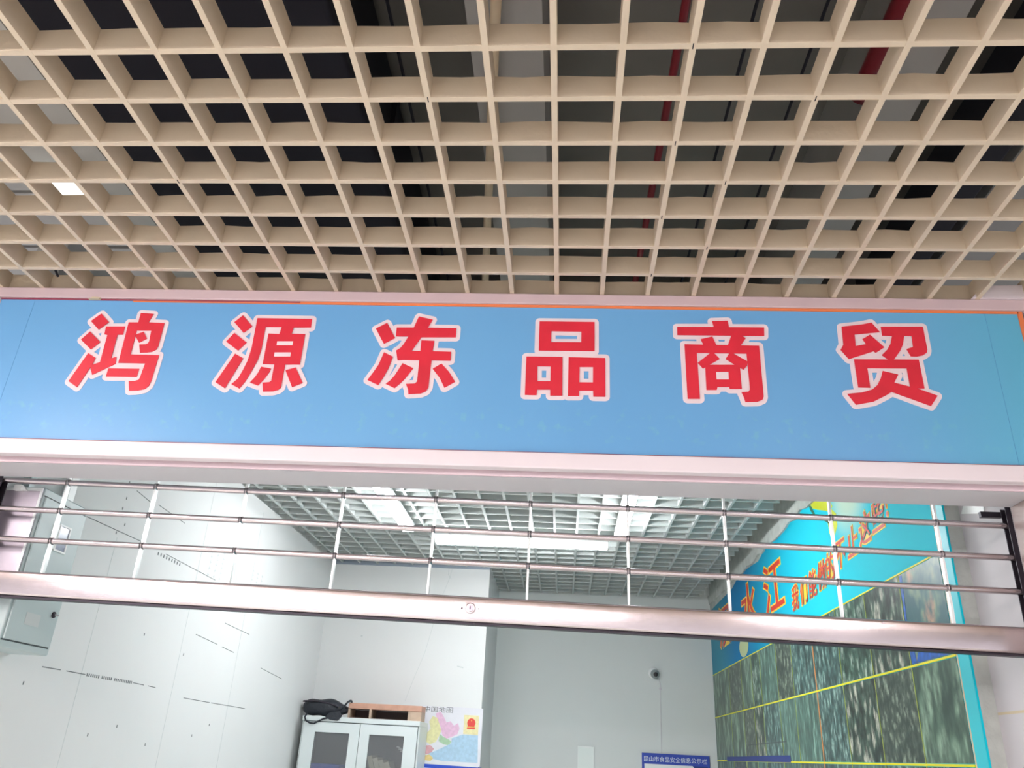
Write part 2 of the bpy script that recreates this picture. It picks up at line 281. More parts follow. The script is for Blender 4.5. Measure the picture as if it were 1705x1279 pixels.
def photo_material(name, dark, mid, lite, sy, sz, seed, thr=.45):
    """printed photograph of piled frozen seafood: pale rounded shapes on dark green"""
    m = mat(name, mid, .35)
    nt = m.node_tree; b = nt.nodes['Principled BSDF']; N = nt.nodes.new; L = nt.links.new
    tc = N('ShaderNodeTexCoord')
    mp = N('ShaderNodeMapping'); mp.inputs['Scale'].default_value = (1, sy, sz); mp.inputs['Location'].default_value = (seed, seed * 1.7, seed * .6)
    mp.inputs['Rotation'].default_value = (.12 * math.sin(seed * 3), 0, 0)
    L(tc.outputs['Object'], mp.inputs['Vector'])
    n0 = N('ShaderNodeTexNoise'); n0.inputs['Scale'].default_value = 1.2; L(mp.outputs[0], n0.inputs['Vector'])
    md = N('ShaderNodeVectorMath'); md.operation = 'MULTIPLY_ADD'; md.inputs[1].default_value = (1.3, 1.3, 1.3)
    L(n0.outputs['Color'], md.inputs[0]); L(mp.outputs[0], md.inputs[2])
    v = N('ShaderNodeTexVoronoi'); v.inputs['Scale'].default_value = 1.0; L(md.outputs[0], v.inputs['Vector'])
    r = N('ShaderNodeValToRGB'); L(v.outputs['Distance'], r.inputs[0])
    e = r.color_ramp.elements; e[0].position = .0; e[0].color = lite; e[1].position = .85; e[1].color = dark
    k = e.new(thr); k.color = mid
    k = e.new(thr * .55); k.color = tuple(lite[i] * .75 + mid[i] * .25 for i in range(4))
    n = N('ShaderNodeTexNoise'); n.inputs['Scale'].default_value = 2.2; n.inputs['Detail'].default_value = 5; L(mp.outputs[0], n.inputs['Vector'])
    rr = N('ShaderNodeMapRange'); rr.inputs[1].default_value = .3; rr.inputs[2].default_value = .62; L(n.outputs['Fac'], rr.inputs[0])
    mx = N('ShaderNodeMix'); mx.data_type = 'RGBA'; mx.inputs[6].default_value = dark; L(rr.outputs[0], mx.inputs[0]); L(r.outputs[0], mx.inputs[7])
    L(mx.outputs[2], b.inputs['Base Color'])
    return m

# ================================================================ THE SETTING
ZC = 3.0
XL, XR, XJ = -1.925, 1.385, 1.44
YB1, YB2, XP = 4.31, 5.37, -0.585
def struct(name, mb, m, **k): return mb.build(name, m, kind='structure', **k)
struct('floor', MB().box(-8, 8, -9, 6, -.1, 0), M['floor'])
struct('wall_left', MB().box(XL - .12, XL, 0.157, YB1, 0, 3.4).box(-2.3, XL - .12, .06, .12, 0, 2.373), M['wall'], origin=(XL, 0, 0))
struct('wall_back', MB().box(XL, XP, YB1, YB2 + .1, 0, 3.4), M['wall'])
struct('wall_back_recess', MB().box(XP, 1.6, YB2, YB2 + .1, 0, 3.4), M['wall2'])
struct('wall_right', MB().box(XR + .006, XR + .18, .51, YB2, 0, 3.4), M['plaster'])
jamb = struct('wall_jamb_right', MB().box(XJ, XJ + .3, .157, .51, 0, 1.792).box(XJ, XJ + .3, .157, .51, 1.800, 2.9), M['tilew'])
MB().box(XJ + .0005, XJ + .1, .157, .51, 1.792, 1.800).build('tile_joint', M['seam'], jamb)
struct('wall_pilaster_right', MB().box(1.425, 1.85, -.002, .155, 0, 2.3735), M['tilew2'])
struct('wall_neighbour_right', MB().box(1.905, 6, .0, .156, 0, 4.1), M['tilew'])
struct('wall_neighbour_left', MB().box(-6, -2.305, .0, .156, 0, 4.1), M['tilew'])
# plenum above: concrete slab, beams, front wall of the shop above the sign
struct('ceiling_slab_hall', MB().box(-8, 8, -9, .06, 4.15, 4.25), M['slab'])
struct('ceiling_slab_shop', MB().box(-2.1, 1.6, 1.5, YB2 + .1, 3.36, 3.46), M['slab_in'])
struct('wall_front_plenum', MB().box(-6, 6, 1.5, 1.56, 3.461, 4.15), M['slab'])
struct('ceiling_slab_hall', MB().box(-8, 8, .06, 1.56, 4.15, 4.25), M['slab'])
b1 = MB().box(-.30, -.06, -6, 1.5, 3.7, 4.15); struct('ceiling_beam', b1, M['beam'])
struct('ceiling_beam', MB().box(1.10, 1.24, -6, 1.5, 3.72, 4.15), M['beam'])

# open cell ceilings: square grid of thin slats
def grid(name, x0, x1, k0, k1, off, ys, y0, y1, m, z0=ZC, h=.066, t=.0145, wob=True):
    mb = MB()
    for k in range(k0, k1 + 1):
        x = k * .15 + off
        if x < x0 or x > x1: continue
        mb.box(x - t / 2, x + t / 2, y0, y1, z0, z0 + h)
    for y in ys:
        if y < y0 - .001 or y > y1 + .001: continue
        # the top edge of each slat sags a little between crossings
        xs = []; x = x0
        n = int((x1 - x0) / .075)
        prev = None
        for i in range(n + 1):
            xx = x0 + (x1 - x0) * i / n
            top = z0 + h + (random.uniform(-.004, .002) if wob else 0)
            if prev is not None:
                a, ta = prev
                y_0, y_1 = y - t / 2, y + t / 2
                mb.add([(a, y_0, z0 + .0006), (xx, y_0, z0 + .0006), (xx, y_1, z0 + .0006), (a, y_1, z0 + .0006),
                        (a, y_0, ta), (xx, y_0, top), (xx, y_1, top), (a, y_1, ta)],
                       [(0, 3, 2, 1), (4, 5, 6, 7), (0, 1, 5, 4), (2, 3, 7, 6)])
            prev = (xx, top)
    return struct(name, mb, m)
grid('ceiling', -4.5, 4.5, -30, 30, 0, [(r - 7.15) * .15 for r in range(-30, 8)], -5.5, -.015, M['fin'])
grid('ceiling_shop', -1.90, 1.275, -13, 8, -.035, [.12 + .15 * r for r in range(0, 35)], .10, 5.32, M['fin_in'], wob=False)
# dark joints where slat lengths meet
jm = MB()
for px in ((.15 * 2, -1.073), (.15 * 4, -.92), (.15 * 2, -.773), (.15 * 3, -.623), (.15 * 2, -.473), (.15 * 3, -.323), (.15 * 2, -.173), (-.15 * 2, -.923), (-.15 * 7, -.623)):
    jm.box(px[0] - .0012, px[0] + .0012, px[1] - .008, px[1] + .007, ZC - .0006, ZC + .02)
jm.build('trim_3', M['black'], kind='structure')
# perimeter bits of plaster above the mural
rp = []
yy = .51
top = []; bot = []
while yy < 5.37:
    bot.append((yy, 2.935 + random.uniform(-.012, .02))); yy += .12
pl = MB().prism([(.52, 3.03), (5.36, 3.03)] + bot[::-1], 'x', XR - .012, XR + .004)
struct('trim_4', pl, M['plaster'])

# ---------------------------------------------------------------- fascia behind the sign
struct('trim_1', MB().box(-2.3, 1.9, .006, .156, 2.3745, 3.06), M['trim_grey'])
struct('trim_2', MB().box(-2.3, 1.9, -.003, .0055, 2.375, 2.401), mat('pink_paint', C(236, 212, 218), .4), bevel=.003)
struct('wall_opposite_added', MB().box(-8, 8, -7.6, -7.5, 2.45, 4.15), M['slab'])  # unseen fascia, added to dim the reflection in the bar
# ================================================================ SHOP SIGN
sign = thing('shop_sign', (-1.94, -.04, 2.39), 'long blue shop sign with six red characters outlined in white, above the shutter', 'sign')
MB().box(-1.941, 1.469, -.044, -.016, 2.432, 2.960).build('sign_panel', M['sign'], sign, origin=(-1.941, -.044, 2.432))
MB().box(-2.00, 1.56, -.056, -.020, 2.386, 2.437).build('bottom_frame', M['trim'], sign, bevel=.004)
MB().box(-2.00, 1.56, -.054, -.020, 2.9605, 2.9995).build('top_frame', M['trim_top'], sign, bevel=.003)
MB().box(-2.00, -1.942, -.055, -.020, 2.4375, 2.960).build('side_frame', M['trim'], sign, bevel=.004)
MB().box(1.50, 1.56, -.055, -.020, 2.4375, 2.960).build('side_frame', M['trim'], sign, bevel=.004)
MB().box(-1.46, 1.469, -.047, -.0438, 2.951, 2.9598).build('orange_edging', M['orange'], sign, label='orange strip along the top of the panel')
MB().box(1.466, 1.481, -.047, -.0438, 2.438, 2.9598).build('orange_edging', M['orange'], sign, label='orange strip down the right end')
MB().box(-1.941, -.87, -.0475, -.0438, 2.955, 2.9598).build('red_edging', M['darkred'], sign, label='thin dark red line at the top left')
MB().box(-1.941, 1.469, -.048, -.0438, 2.4372, 2.4402).build('red_edging', M['darkred'], sign, label='thin dark red line along the bottom')
MB().prism([(-1.618, 2.955), (-1.579, 2.955), (-1.576, 2.961), (-1.603, 2.963)], 'y', -.057, -.047).build('tape', M['seam'], sign)
for sx_ in (-1.817, 1.366): MB().box(sx_ - .0004, sx_ + .0004, -.0447, -.0438, 2.441, 2.95).build('sheet_seam', D.materials.get('seam_blue') or mat('seam_blue', C(84, 148, 200), .5), sign)
W = .0139
def glyph(key, polys, whites):
    out = MB(); d = 0
    for pts in polys:
        n = len(pts)
        out.prism(pts, 'y', .0049 - .05 - d * 1e-5, .0062 - .05); d += 1
        for i in range(n):
            (x0, z0), (x1, z1) = pts[i], pts[(i + 1) % n]
            L = math.hypot(x1 - x0, z1 - z0)
            if L < 1e-6: continue
            nx, nz = -(z1 - z0) / L * W, (x1 - x0) / L * W
            out.prism([(x0 + nx, z0 + nz), (x0 - nx, z0 - nz), (x1 - nx, z1 - nz), (x1 + nx, z1 + nz)], 'y', .0049 - .05 - d * 1e-5, .0062 - .05); d += 1
            out.prism([(x0 + W * math.cos(a * math.pi / 8), z0 + W * math.sin(a * math.pi / 8)) for a in range(16)], 'y', .0049 - .05 - d * 1e-5, .0062 - .05); d += 1
    for pts in whites:
        out.prism(pts, 'y', -.0492, -.0480)
    red = MB()
    for i, pts in enumerate(polys): red.prism(pts, 'y', -.0488 - i * 1e-5, -.0470)
    ch = red.build('character', M['red_vinyl'], sign)
    out.build('character_outline', M['white_vinyl'], ch)
for k in GLYPHS: glyph(k, *GLYPHS[k])

# ================================================================ ROLLING GRILLE
GY = .20
tilt = lambda x: -.0144 * (x + 1.85)
ra = .0098
gr = thing('rolling_grille', (-1.9, GY, 1.95), 'stainless rolling grille partly lowered, three thin rods above a broad bottom bar', 'shutter')
lx = [-1.664, -1.349, -1.032, -.697, -.384, -.07, .246, .554, .888, 1.212]
for z in (2.374, 2.274, 2.171):
    xs = [XL + .01] + lx + [1.435]
    rod = MB().tube((xs[0], GY, z + tilt(xs[0])), (xs[-1], GY, z + tilt(xs[-1])), ra, n=20)
    for x in lx:
        rod.tube((x - .006, GY, z + tilt(x)), (x + .006, GY, z + tilt(x)), ra + .0022, n=20)
    rod.build('rod', M['steel_rod'], gr, smooth=True)
zs = (2.48, 2.374, 2.274, 2.171, 2.06)
for x in lx:
    for a, b in zip(zs[:-1], zs[1:]):
        dx = 0
        za, zb = a + tilt(x), b + tilt(x)
        if a > 2.4: za = 2.49
        lk = MB().prism([(GY - .005, zb - .008), (GY + .007, zb - .008), (GY + .010, (za + zb) / 2), (GY + .007, za + .008), (GY - .005, za + .008), (GY - .008, (za + zb) / 2)] if a < 2.4 else
                        [(GY - .006, zb - .006), (GY + .006, zb - .006), (GY + .006, za), (GY - .006, za)], 'x', x - .0035, x + .0035)
        lk.build('link', M['strap'], gr)
# bottom bar: hollow rail with rounded edges
z0, z1, t0, t1 = 1.985, 2.064, 0, 0
def bar_section():
    y0, y1 = GY - .024, GY + .012
    pts = []
    r = .010
    def arc(cy, cz, a0, a1):
        for i in range(6):
            a = math.radians(a0 + (a1 - a0) * i / 5); pts.append((cy + r * math.cos(a), cz + r * math.sin(a)))
    arc(y1 - r, z1 - r, 0, 90); arc(y0 + r, z1 - r, 90, 180)
    pts.append((y0 - .0025, (z0 + z1) / 2 + .008))
    arc(y0 + r, z0 + r, 180, 270); arc(y1 - r, z0 + r, 270, 360)
    return pts
sec = bar_section(); bar = MB(); n = len(sec); nx = 60
xa, xb = XL + .045, 1.4235
for i in range(nx + 1):
    x = xa + (xb - xa) * i / nx
    wv = .0006 * math.sin(x * 7.3) + .0004 * math.sin(x * 17.1 + 1)
    bar.v += [(x, p[0] + wv, p[1] + tilt(x)) for p in sec]
for i in range(nx):
    for j in range(n): bar.f.append((i * n + j, i * n + (j + 1) % n, (i + 1) * n + (j + 1) % n, (i + 1) * n + j))
bb = bar.build('bottom_bar', M['steel'], gr, smooth=True)
sl = MB()
for i in range(8):
    xx = xa + (xb - xa) * i / 8; x2 = xa + (xb - xa) * (i + 1) / 8 - .0005
    sl.add([(xx, GY - .02, 1.979 + tilt(xx)), (x2, GY - .02, 1.979 + tilt(x2)), (x2, GY + .01, 1.979 + tilt(x2)), (xx, GY + .01, 1.979 + tilt(xx)),
            (xx, GY - .02, 1.9848 + tilt(xx)), (x2, GY - .02, 1.9848 + tilt(x2)), (x2, GY + .01, 1.9848 + tilt(x2)), (xx, GY + .01, 1.9848 + tilt(xx))],
           [(0, 3, 2, 1), (4, 5, 6, 7), (0, 1, 5, 4), (1, 2, 6, 5), (2, 3, 7, 6), (3, 0, 4, 7)])
sl.build('rubber_seal', M['darkmetal'], bb)
lc = (-.242, GY - .026, 2.003)
lk = MB().lathe(lc, (0, -1, 0), [(.017, 0), (.017, .002), (.0145, .004), (.0125, .004)]).build('lock', M['steel'], gr, smooth=True, label='round key lock in the middle of the bar')
MB().lathe((lc[0], lc[1] - .004, lc[2]), (0, -1, 0), [(.011, -.004), (.011, .004), (.009, .0055)]).build('lock_cylinder', M['steel_dull'], lk, smooth=True)
MB().box(lc[0] - .0015, lc[0] + .0015, lc[1] - .0102, lc[1] - .0092, lc[2] - .005, lc[2] + .005).build('keyhole', M['black'], lk)
for sx in (-.026, .026):
    MB().lathe((lc[0] + sx, lc[1] + .001, lc[2]), (0, -1, 0), [(.004, 0), (.004, .0012), (.002, .002)], n=12).build('rivet', M['darkmetal'], gr)
MB().lathe((.996, GY - .0255, 2.012), (0, -1, 0), [(.004, 0), (.003, .002)], n=12).build('rivet', M['steel_rod'], gr)

# side guides
g1 = MB().box(1.4395, 1.424, .186, .189, 0, 2.384).box(1.4395, 1.424, .214, .217, 0, 2.384).box(1.437, 1.4395, .189, .214, 0, 2.384)
gd = g1.build('guide_rail', M['darkmetal'], label='dark upright channel holding the right ends of the grille rods', cat='rail')
MB().box(1.375, 1.4395, .24, .255, 2.366, 2.384).build('guide_bracket', M['darkmetal'], label='black metal bracket under the lintel beside the right guide channel', cat='bracket')
g2 = MB().box(XL + .0005, XL + .03, .183, .186, 0, 2.384).box(XL + .0005, XL + .03, .214, .217, 0, 2.384).box(XL + .0005, XL + .003, .186, .214, 0, 2.384)
g2.build('guide_rail', M['darkmetal'], label='narrow upright channel at the far left end of the grille rods', cat='rail')
# steel cover plate at the left end, behind the rods
cv = thing('steel_cover', (-1.86, .255, 2.06), 'brushed stainless cover plate behind the left ends of the rods', 'plate')
MB().box(-1.921, -1.787, .2545, .2575, 2.02, 2.366).build('plate', M['steel_dull'], cv, bevel=.001)
MB().box(-1.921, -1.787, .2535, .2545, 2.355, 2.366).box(-1.795, -1.787, .2535, .2545, 2.02, 2.355).build('folded_edge', M['strap'], cv)
wc = MB().box(-1.885, -1.86, .238, .254, 2.352, 2.372).prism([(-1.86, 2.353), (-1.838, 2.353), (-1.85, 2.366), (-1.86, 2.370)], 'y', .240, .254)
wc.build('cable_clip', M['white_pl'], label='small white plastic clip on the top edge of the steel cover', cat='clip')
MB().prism([(.34, 2.408), (.49, 2.449), (.466, 2.47), (.33, 2.44)], 'x', XJ - .004, XJ + .0005).build('light_patch', M['white_pl'], label='small white piece standing for a patch of light on the right jamb below the lintel', cat='patch')  # white piece stands in for a bright patch of light on the jamb

# ================================================================ ELECTRICAL BOX on the left wall
bx = thing('distribution_box', (-1.925, .40, 1.85), 'tall grey metal electrical box on the left wall', 'electrical box')
MB().box(XL + .0005, -1.785, .262, .545, 1.835, 2.372).build('body', M['grey_box'], bx, bevel=.006)
dr = MB().box(-1.785, -1.778, .274, .527, 1.862, 2.340).build('door', M['grey_box'], bx, bevel=.003)
MB().box(-1.7856, -1.7846, .268, .533, 2.3395, 2.3445).box(-1.7856, -1.7846, .268, .533, 1.857, 1.862).box(-1.7856, -1.7846, .5265, .531, 1.86, 2.342).build('door_gap', M['grey_dark'], bx)
wf = MB().box(-1.778, -1.772, .385, .455, 2.178, 2.184).box(-1.778, -1.772, .385, .455, 2.268, 2.274).box(-1.778, -1.772, .385, .391, 2.184, 2.268).box(-1.778, -1.772, .449, .455, 2.184, 2.268)
wf = wf.build('window_frame', M['white_pl'], dr)
MB().box(-1.778, -1.775, .391, .449, 2.184, 2.268).build('window_pane', mat('violet_glass', C(150, 158, 178), .15), wf)
MB().box(-1.778, -1.768, .366, .378, 2.18, 2.27).build('handle', M['white_pl'], dr, bevel=.002)
lo = MB().lathe((-1.778, .498, 1.971), (1, 0, 0), [(.011, 0), (.011, .004), (.008, .006)], n=20).build('lock', M['darkmetal'], dr, smooth=True)
MB().box(-1.775, -1.768, .494, .515, 1.968, 1.974).build('key', M['steel_rod'], lo)
MB().box(-1.7782, -1.7772, .35, .43, 1.918, 1.958).build('label_plate', M['ink_l'], dr, label='small grey printed label plate')
for (y0_, y1_) in ((.325, .352), (.56, .60)):
    MB().box(XL + .0005, XL + .03, y0_, y1_, 2.3725, 2.93).build('conduit', M['white_pl'] if y0_ > .5 else M['grey_box'],
        label=('pale trunking rising up the wall from the top of the electrical box' if y0_ < .5 else 'white trunking on the left wall just behind the electrical box'), cat='conduit')

# ================================================================ LEFT WALL print and joints (printed on the boards)
wl = D.objects['wall_left']
def wline(y0, z0, y1, z1, t=.003, m='ink', x=XL):
    d = math.hypot(y1 - y0, z1 - z0); ny, nz = -(z1 - z0) / d * t / 2, (y1 - y0) / d * t / 2
    return [(y0 + ny, z0 + nz), (y0 - ny, z0 - nz), (y1 - ny, z1 - nz), (y1 + ny, z1 + nz)]
jt = MB()
for a in ((1.02, .2, 1.02, 2.38), (1.86, .2, 1.86, 2.95), (2.62, .2, 2.62, 2.95), (.60, 1.811, 3.4, 1.775)):
    if a[0] == .60: continue
    jt.prism(wline(*a, t=.004), 'x', XL - .0005, XL + .0004)
jt.build('board_joint', M['ink_l'], wl)
pr = MB()
for seg in ((.747, 1.813, .87, 1.813), (.91, 1.813, 1.05, 1.812), (1.455, 1.812, 1.56, 1.810), (1.60, 1.810, 1.68, 1.808), (2.01, 1.782, 2.35, 1.779), (2.37, 1.779, 2.9, 1.776),
            (.76, 2.401, 1.30, 2.414), (1.48, 2.412, 2.10, 2.408), (2.35, 2.21, 2.75, 2.20), (1.08, 2.612, 1.22, 2.60), (1.30, 2.61, 1.6, 2.60), (2.0, 2.1, 2.3, 2.085), (2.37, 2.08, 2.56, 2.07),
            (3.05, 2.03, 3.5, 2.0)):
    pr.prism(wline(*seg, t=.0035), 'x', XL - .0005, XL + .0005)
pr.build('printed_line', M['ink'], wl)
pt = MB()
for i in range(26):
    if i in (7, 14): continue
    y = 1.06 + i * .0150
    pt.prism([(y, 1.806), (y + .008, 1.806), (y + .008, 1.818), (y, 1.818)], 'x', XL - .0005, XL + .0006)
for i in range(9):
    pt.prism([(1.40 + i * .03, 2.39), (1.41 + i * .03, 2.39), (1.41 + i * .03, 2.405), (1.40 + i * .03, 2.405)], 'x', XL - .0005, XL + .0006)
for (y, z) in ((1.0, 2.50), (1.01, 2.55), (1.0, 2.62), (1.02, 2.47), (1.05, 2.44), (1.45, 2.02), (1.9, 1.98), (1.0, 2.39), (1.25, 2.35), (1.6, 2.2), (2.2, 1.6), (1.4, 1.62), (.66, 1.742), (1.7, 1.55), (2.4, 1.66), (1.18, 1.58)):
    pt.prism([(y, z), (y + .007, z), (y + .007, z + .012), (y, z + .012)], 'x', XL - .0005, XL + .0006)
pt.build('printed_dots', M['ink'], wl)
# stamps on the board: columns of small characters and a diamond mark
st = MB()
for y0_ in (1.98, 2.06, 2.14, 2.62, 2.70, 2.78):
    for j in range(6):
        z = 2.42 + j * .03 + .004 * math.sin(y0_ * 9 + j)
        st.prism([(y0_, z), (y0_ + .028, z + .002), (y0_ + .028, z + .006), (y0_, z + .004)], 'x', XL - .0005, XL + .0006)
        st.prism([(y0_ + .010, z - .006), (y0_ + .014, z - .006), (y0_ + .014, z + .013), (y0_ + .010, z + .013)], 'x', XL - .0005, XL + .0006)
dc = (2.33, 2.47)
for s_ in (.085, .05):
    for q in range(4):
        a0, a1 = q * math.pi / 2, (q + 1) * math.pi / 2
        st.prism(wline(dc[0] + s_ * math.cos(a0) * .7, dc[1] + s_ * math.sin(a0), dc[0] + s_ * math.cos(a1) * .7, dc[1] + s_ * math.sin(a1), t=.004), 'x', XL - .0005, XL + .0006)
st.build('printed_stamp', M['ink_l'], wl)
# back wall: hairline crack and marks
wb = D.objects['wall_back']
ck = MB()
cp = [(-.90, 2.99), (-.92, 2.90), (-.945, 2.82), (-.99, 2.70), (-1.03, 2.48), (-1.07, 2.30), (-1.14, 2.10), (-1.19, 1.94)]
for (a, b) in zip(cp[:-1], cp[1:]): ck.prism(wline(a[0], a[1], b[0], b[1], t=.003), 'y', YB1 - .0006, YB1 + .0005)
cp = [(-.93, 2.99), (-.93, 2.93), (-.905, 2.90)]
for (a, b) in zip(cp[:-1], cp[1:]): ck.prism(wline(a[0], a[1], b[0], b[1], t=.004), 'y', YB1 - .0006, YB1 + .0005)
ck.prism(wline(-1.605, 2.412, -1.59, 2.412, t=.012), 'y', YB1 - .0006, YB1 + .0005)
ck.prism(wline(-.80, 2.215, -.75, 2.205, t=.008), 'y', YB1 - .0006, YB1 + .0005)
ck.build('wall_crack', M['ink_l'], wb)
struct('trim_5', MB().box(XL, XP, YB1 - .012, YB1 - .0005, 2.985, 3.03), mat('dusty_blue_edge', C(150, 160, 172), .8))

# ================================================================ BACK LEFT: cabinet with things on and in it
cb = thing('glass_door_cabinet', (-1.43, 4.12, 0), 'white steel cabinet with two glazed doors in the back left corner', 'cabinet')
X0, X1, Y0, Y1, ZT = -1.868, -.992, 3.93, 4.30, 1.787
body = MB().box(X0, X0 + .018, Y0 + .02, Y1, .0605, ZT - .0345).box(X1 - .018, X1, Y0 + .02, Y1, .0605, ZT - .0345).box(X0 + .0182, X1 - .0182, Y1 - .012, Y1 - .0003, .0605, ZT - .0345)
body.box(X0, X1, Y0 + .02, Y1, 0, .06)
cbb = body.build('body', M['cab'], cb)
MB().box(X0, X1, Y0, Y1, ZT - .034, ZT).build('top', M['cab'], cb, bevel=.003)
for z in (.5, .95, 1.395): MB().box(X0 + .0185, X1 - .0185, Y0 + .03, Y1 - .0125, z, z + .018).build('shelf', M['cab'], cb)
MB().box(X0 + .0185, X1 - .0185, Y1 - .0135, Y1 - .0122, .07, ZT - .035).build('back_panel', M['cab_in'], cb)
mid = (X0 + X1) / 2
for (a, b, wa, wb_) in ((X0 + .014, mid - .002, -1.762, -1.505), (mid + .002, X1 - .014, -1.357, -1.10)):
    dz0, dz1 = .9, ZT - .04
    d = MB().box(a, wa, Y0, Y0 + .018, dz0, dz1).box(wb_, b, Y0, Y0 + .018, dz0, dz1).box(wa, wb_, Y0, Y0 + .018, 1.680, dz1).box(wa, wb_, Y0, Y0 + .018, dz0, 1.0)
    d = d.build('door', M['cab'], cb)
    MB().box(wa - .0, wb_ + .0, Y0 + .006, Y0 + .009, 1.0, 1.680).build('glass_pane', M['glass'], d)
    hx = mid - .03 if a < mid - .1 else mid + .03
    MB().box(hx - .006, hx + .006, Y0 - .016, Y0, 1.15, 1.27).build('handle', M['darkmetal'], d, bevel=.003)
for (a, b) in ((X0 + .014, mid - .002), (mid + .002, X1 - .014)):
    MB().box(a, b, Y0, Y0 + .018, .08, .885).build('lower_door', M['cab'], cb, bevel=.002)
MB().box(X0 + .012, X0 + .0142, Y0 + .002, Y0 + .02, .08, ZT - .036).box(X1 - .0142, X1 - .012, Y0 + .002, Y0 + .02, .08, ZT - .036).box(X0 + .014, X1 - .014, Y0 + .002, Y0 + .02, ZT - .0385, ZT - .0345).build('door_gap', M['grey_dark'], cb)
# files leaning on the shelf
lab = ['beige file leaning at the left end of the row behind the right cabinet glass', 'second beige file from the left behind the right cabinet glass',
       'third beige file from the left, leaning behind the right cabinet glass', 'fourth beige file, at the right end of the leaning row in the cabinet']
for i in range(4):
    f = MB()
    x = -1.325 + i * .042
    sh = -.045
    f.add([(x, 3.99, 1.4135), (x + .034, 3.99, 1.4135), (x + .034, 4.2, 1.4135), (x, 4.2, 1.4135),
           (x + sh, 3.99, 1.535 - i * .012), (x + sh + .034, 3.99, 1.545 - i * .012), (x + sh + .034, 4.2, 1.545 - i * .012), (x + sh, 4.2, 1.535 - i * .012)],
          [(0, 3, 2, 1), (4, 5, 6, 7), (0, 1, 5, 4), (1, 2, 6, 5), (2, 3, 7, 6), (3, 0, 4, 7)])
    f.build('file_box', M['file'], label=lab[i], cat='file', group='beige files in the glazed cabinet', origin=(x, 4.0, 1.4135))
MB().box(-1.82, -1.56, 3.985, 4.2, 1.4135, 1.47).build('document_tray', M['blue_pl'], label='blue tray low behind the left cabinet glass', cat='tray', bevel=.004)
hs = MB()
for k in range(3):
    hs.path([(-1.155 + .012 * k + .10 * math.sin(t * 1.5), 3.975 + .012 * k, 1.425 + .185 * math.cos(t * 1.57) - .014 * k) for t in [i / 12 for i in range(13)]], .0042, n=8)
hs.build('coiled_cable', M['white_pl'], label='loosely coiled white cable behind the right cabinet glass above the files', cat='cable', smooth=True)

# wooden desk riser lying on the cabinet
ds = thing('wooden_organizer', (-1.27, 4.1, ZT), 'low wooden desk organizer with two open slots on top of the cabinet', 'organizer')
x0_, x1_, yf, yb, zb, zt = -1.552, -1.0, 4.0, 4.18, ZT + .0003, 1.893
MB().box(x0_, x1_, yf - .004, yb, zt - .040, zt).build('top_board', M['wood_edge'], ds, bevel=.002)
MB().box(x0_, x0_ + .014, yf, yb, zb, zt - .040).build('side_board', M['wood'], ds)
MB().box(x1_ - .10, x1_, yf, yb, zb, zt - .040).build('side_board', M['wood'], ds)
MB().box(-1.392, -1.376, yf, yb, zb, zt - .040).build('divider', M['wood'], ds)
MB().box(x0_ + .0145, x1_ - .1005, yf + .002, yb, zb, zb + .006).box(x0_ + .0145, x1_ - .1005, yb - .006, yb, zb + .006, zt - .041).build('back_board', mat('dark_wood_inside', C(96, 80, 76), .7), ds)

# black shoulder bag slumped over the cabinet edge
def bag():
    root = thing('shoulder_bag', (-1.75, 4.05, ZT), 'black nylon bag slumped on the left end of the cabinet top, strap hanging down', 'bag')
    bm = bmesh.new()
    bmesh.ops.create_uvsphere(bm, u_segments=40, v_segments=24, radius=1)
    rnd = random.Random(3)
    for v in bm.verts:
        x, y, z = v.co
        sx = math.copysign(abs(x) ** .75, x); sy = math.copysign(abs(y) ** .8, y); sz = math.copysign(abs(z) ** .75, z)
        taper = 1 - .38 * max(0, sx) ** 1.5
        zz = sz * .062 * taper * (1.0 + .12 * math.sin(sx * 6)) + .062 - .010 * max(0, sx)
        wr = .004 * math.sin(sx * 17 + sz * 5) * (1 - abs(sz)) + .003 * math.sin(sx * 31 + sy * 9)
        v.co = Vector((-1.733 + sx * .178, 4.06 + (sy * .10 + wr) * taper, ZT + .0015 + max(0, zz)))
    me = D.meshes.new('body'); bm.to_mesh(me); bm.free(); me.materials.append(M['bag'])
    for p in me.polygons: p.use_smooth = True
    for v in me.vertices: v.co -= root.location
    o = D.objects.new('body', me); COL.objects.link(o); o.parent = root
    # piping seam along the top
    MB().path([(-1.895 + i * .03, 3.975 - .01 * math.sin(i / 9 * math.pi), ZT + .098 + .016 * math.sin(i / 9 * math.pi) - .003 * i) for i in range(10)], .006).build('zip_seam', M['darkmetal'], root, smooth=True)
    MB().path([(-1.60, 3.985, ZT + .055), (-1.575, 3.98, ZT + .085), (-1.555, 3.98, ZT + .110), (-1.538, 3.985, ZT + .118), (-1.530, 3.99, ZT + .112), (-1.533, 3.992, ZT + .108 )], .0075).build('carry_loop', M['bag'], root, smooth=True)
    pts = [(-1.845, 3.945, ZT + .012), (-1.850, 3.920, ZT - .012), (-1.838, 3.918, ZT - .034), (-1.805, 3.917, ZT - .050), (-1.775, 3.917, ZT - .052), (-1.745, 3.918, ZT - .036),
           (-1.71, 3.918, ZT - .018), (-1.66, 3.919, ZT - .006), (-1.62, 3.925, ZT + .008), (-1.60, 3.96, ZT + .03)]
    MB().path(pts, .006).build('strap', M['bag'], root, smooth=True)
    MB().prism([(-1.66, ZT - .022), (-1.60, ZT - .026), (-1.572, ZT + .008), (-1.60, ZT + .04), (-1.66, ZT + .03), (-1.70, ZT - .002)], 'y', 3.912, 3.9285).build('flap', M['bag'], root, bevel=.005)
bag()

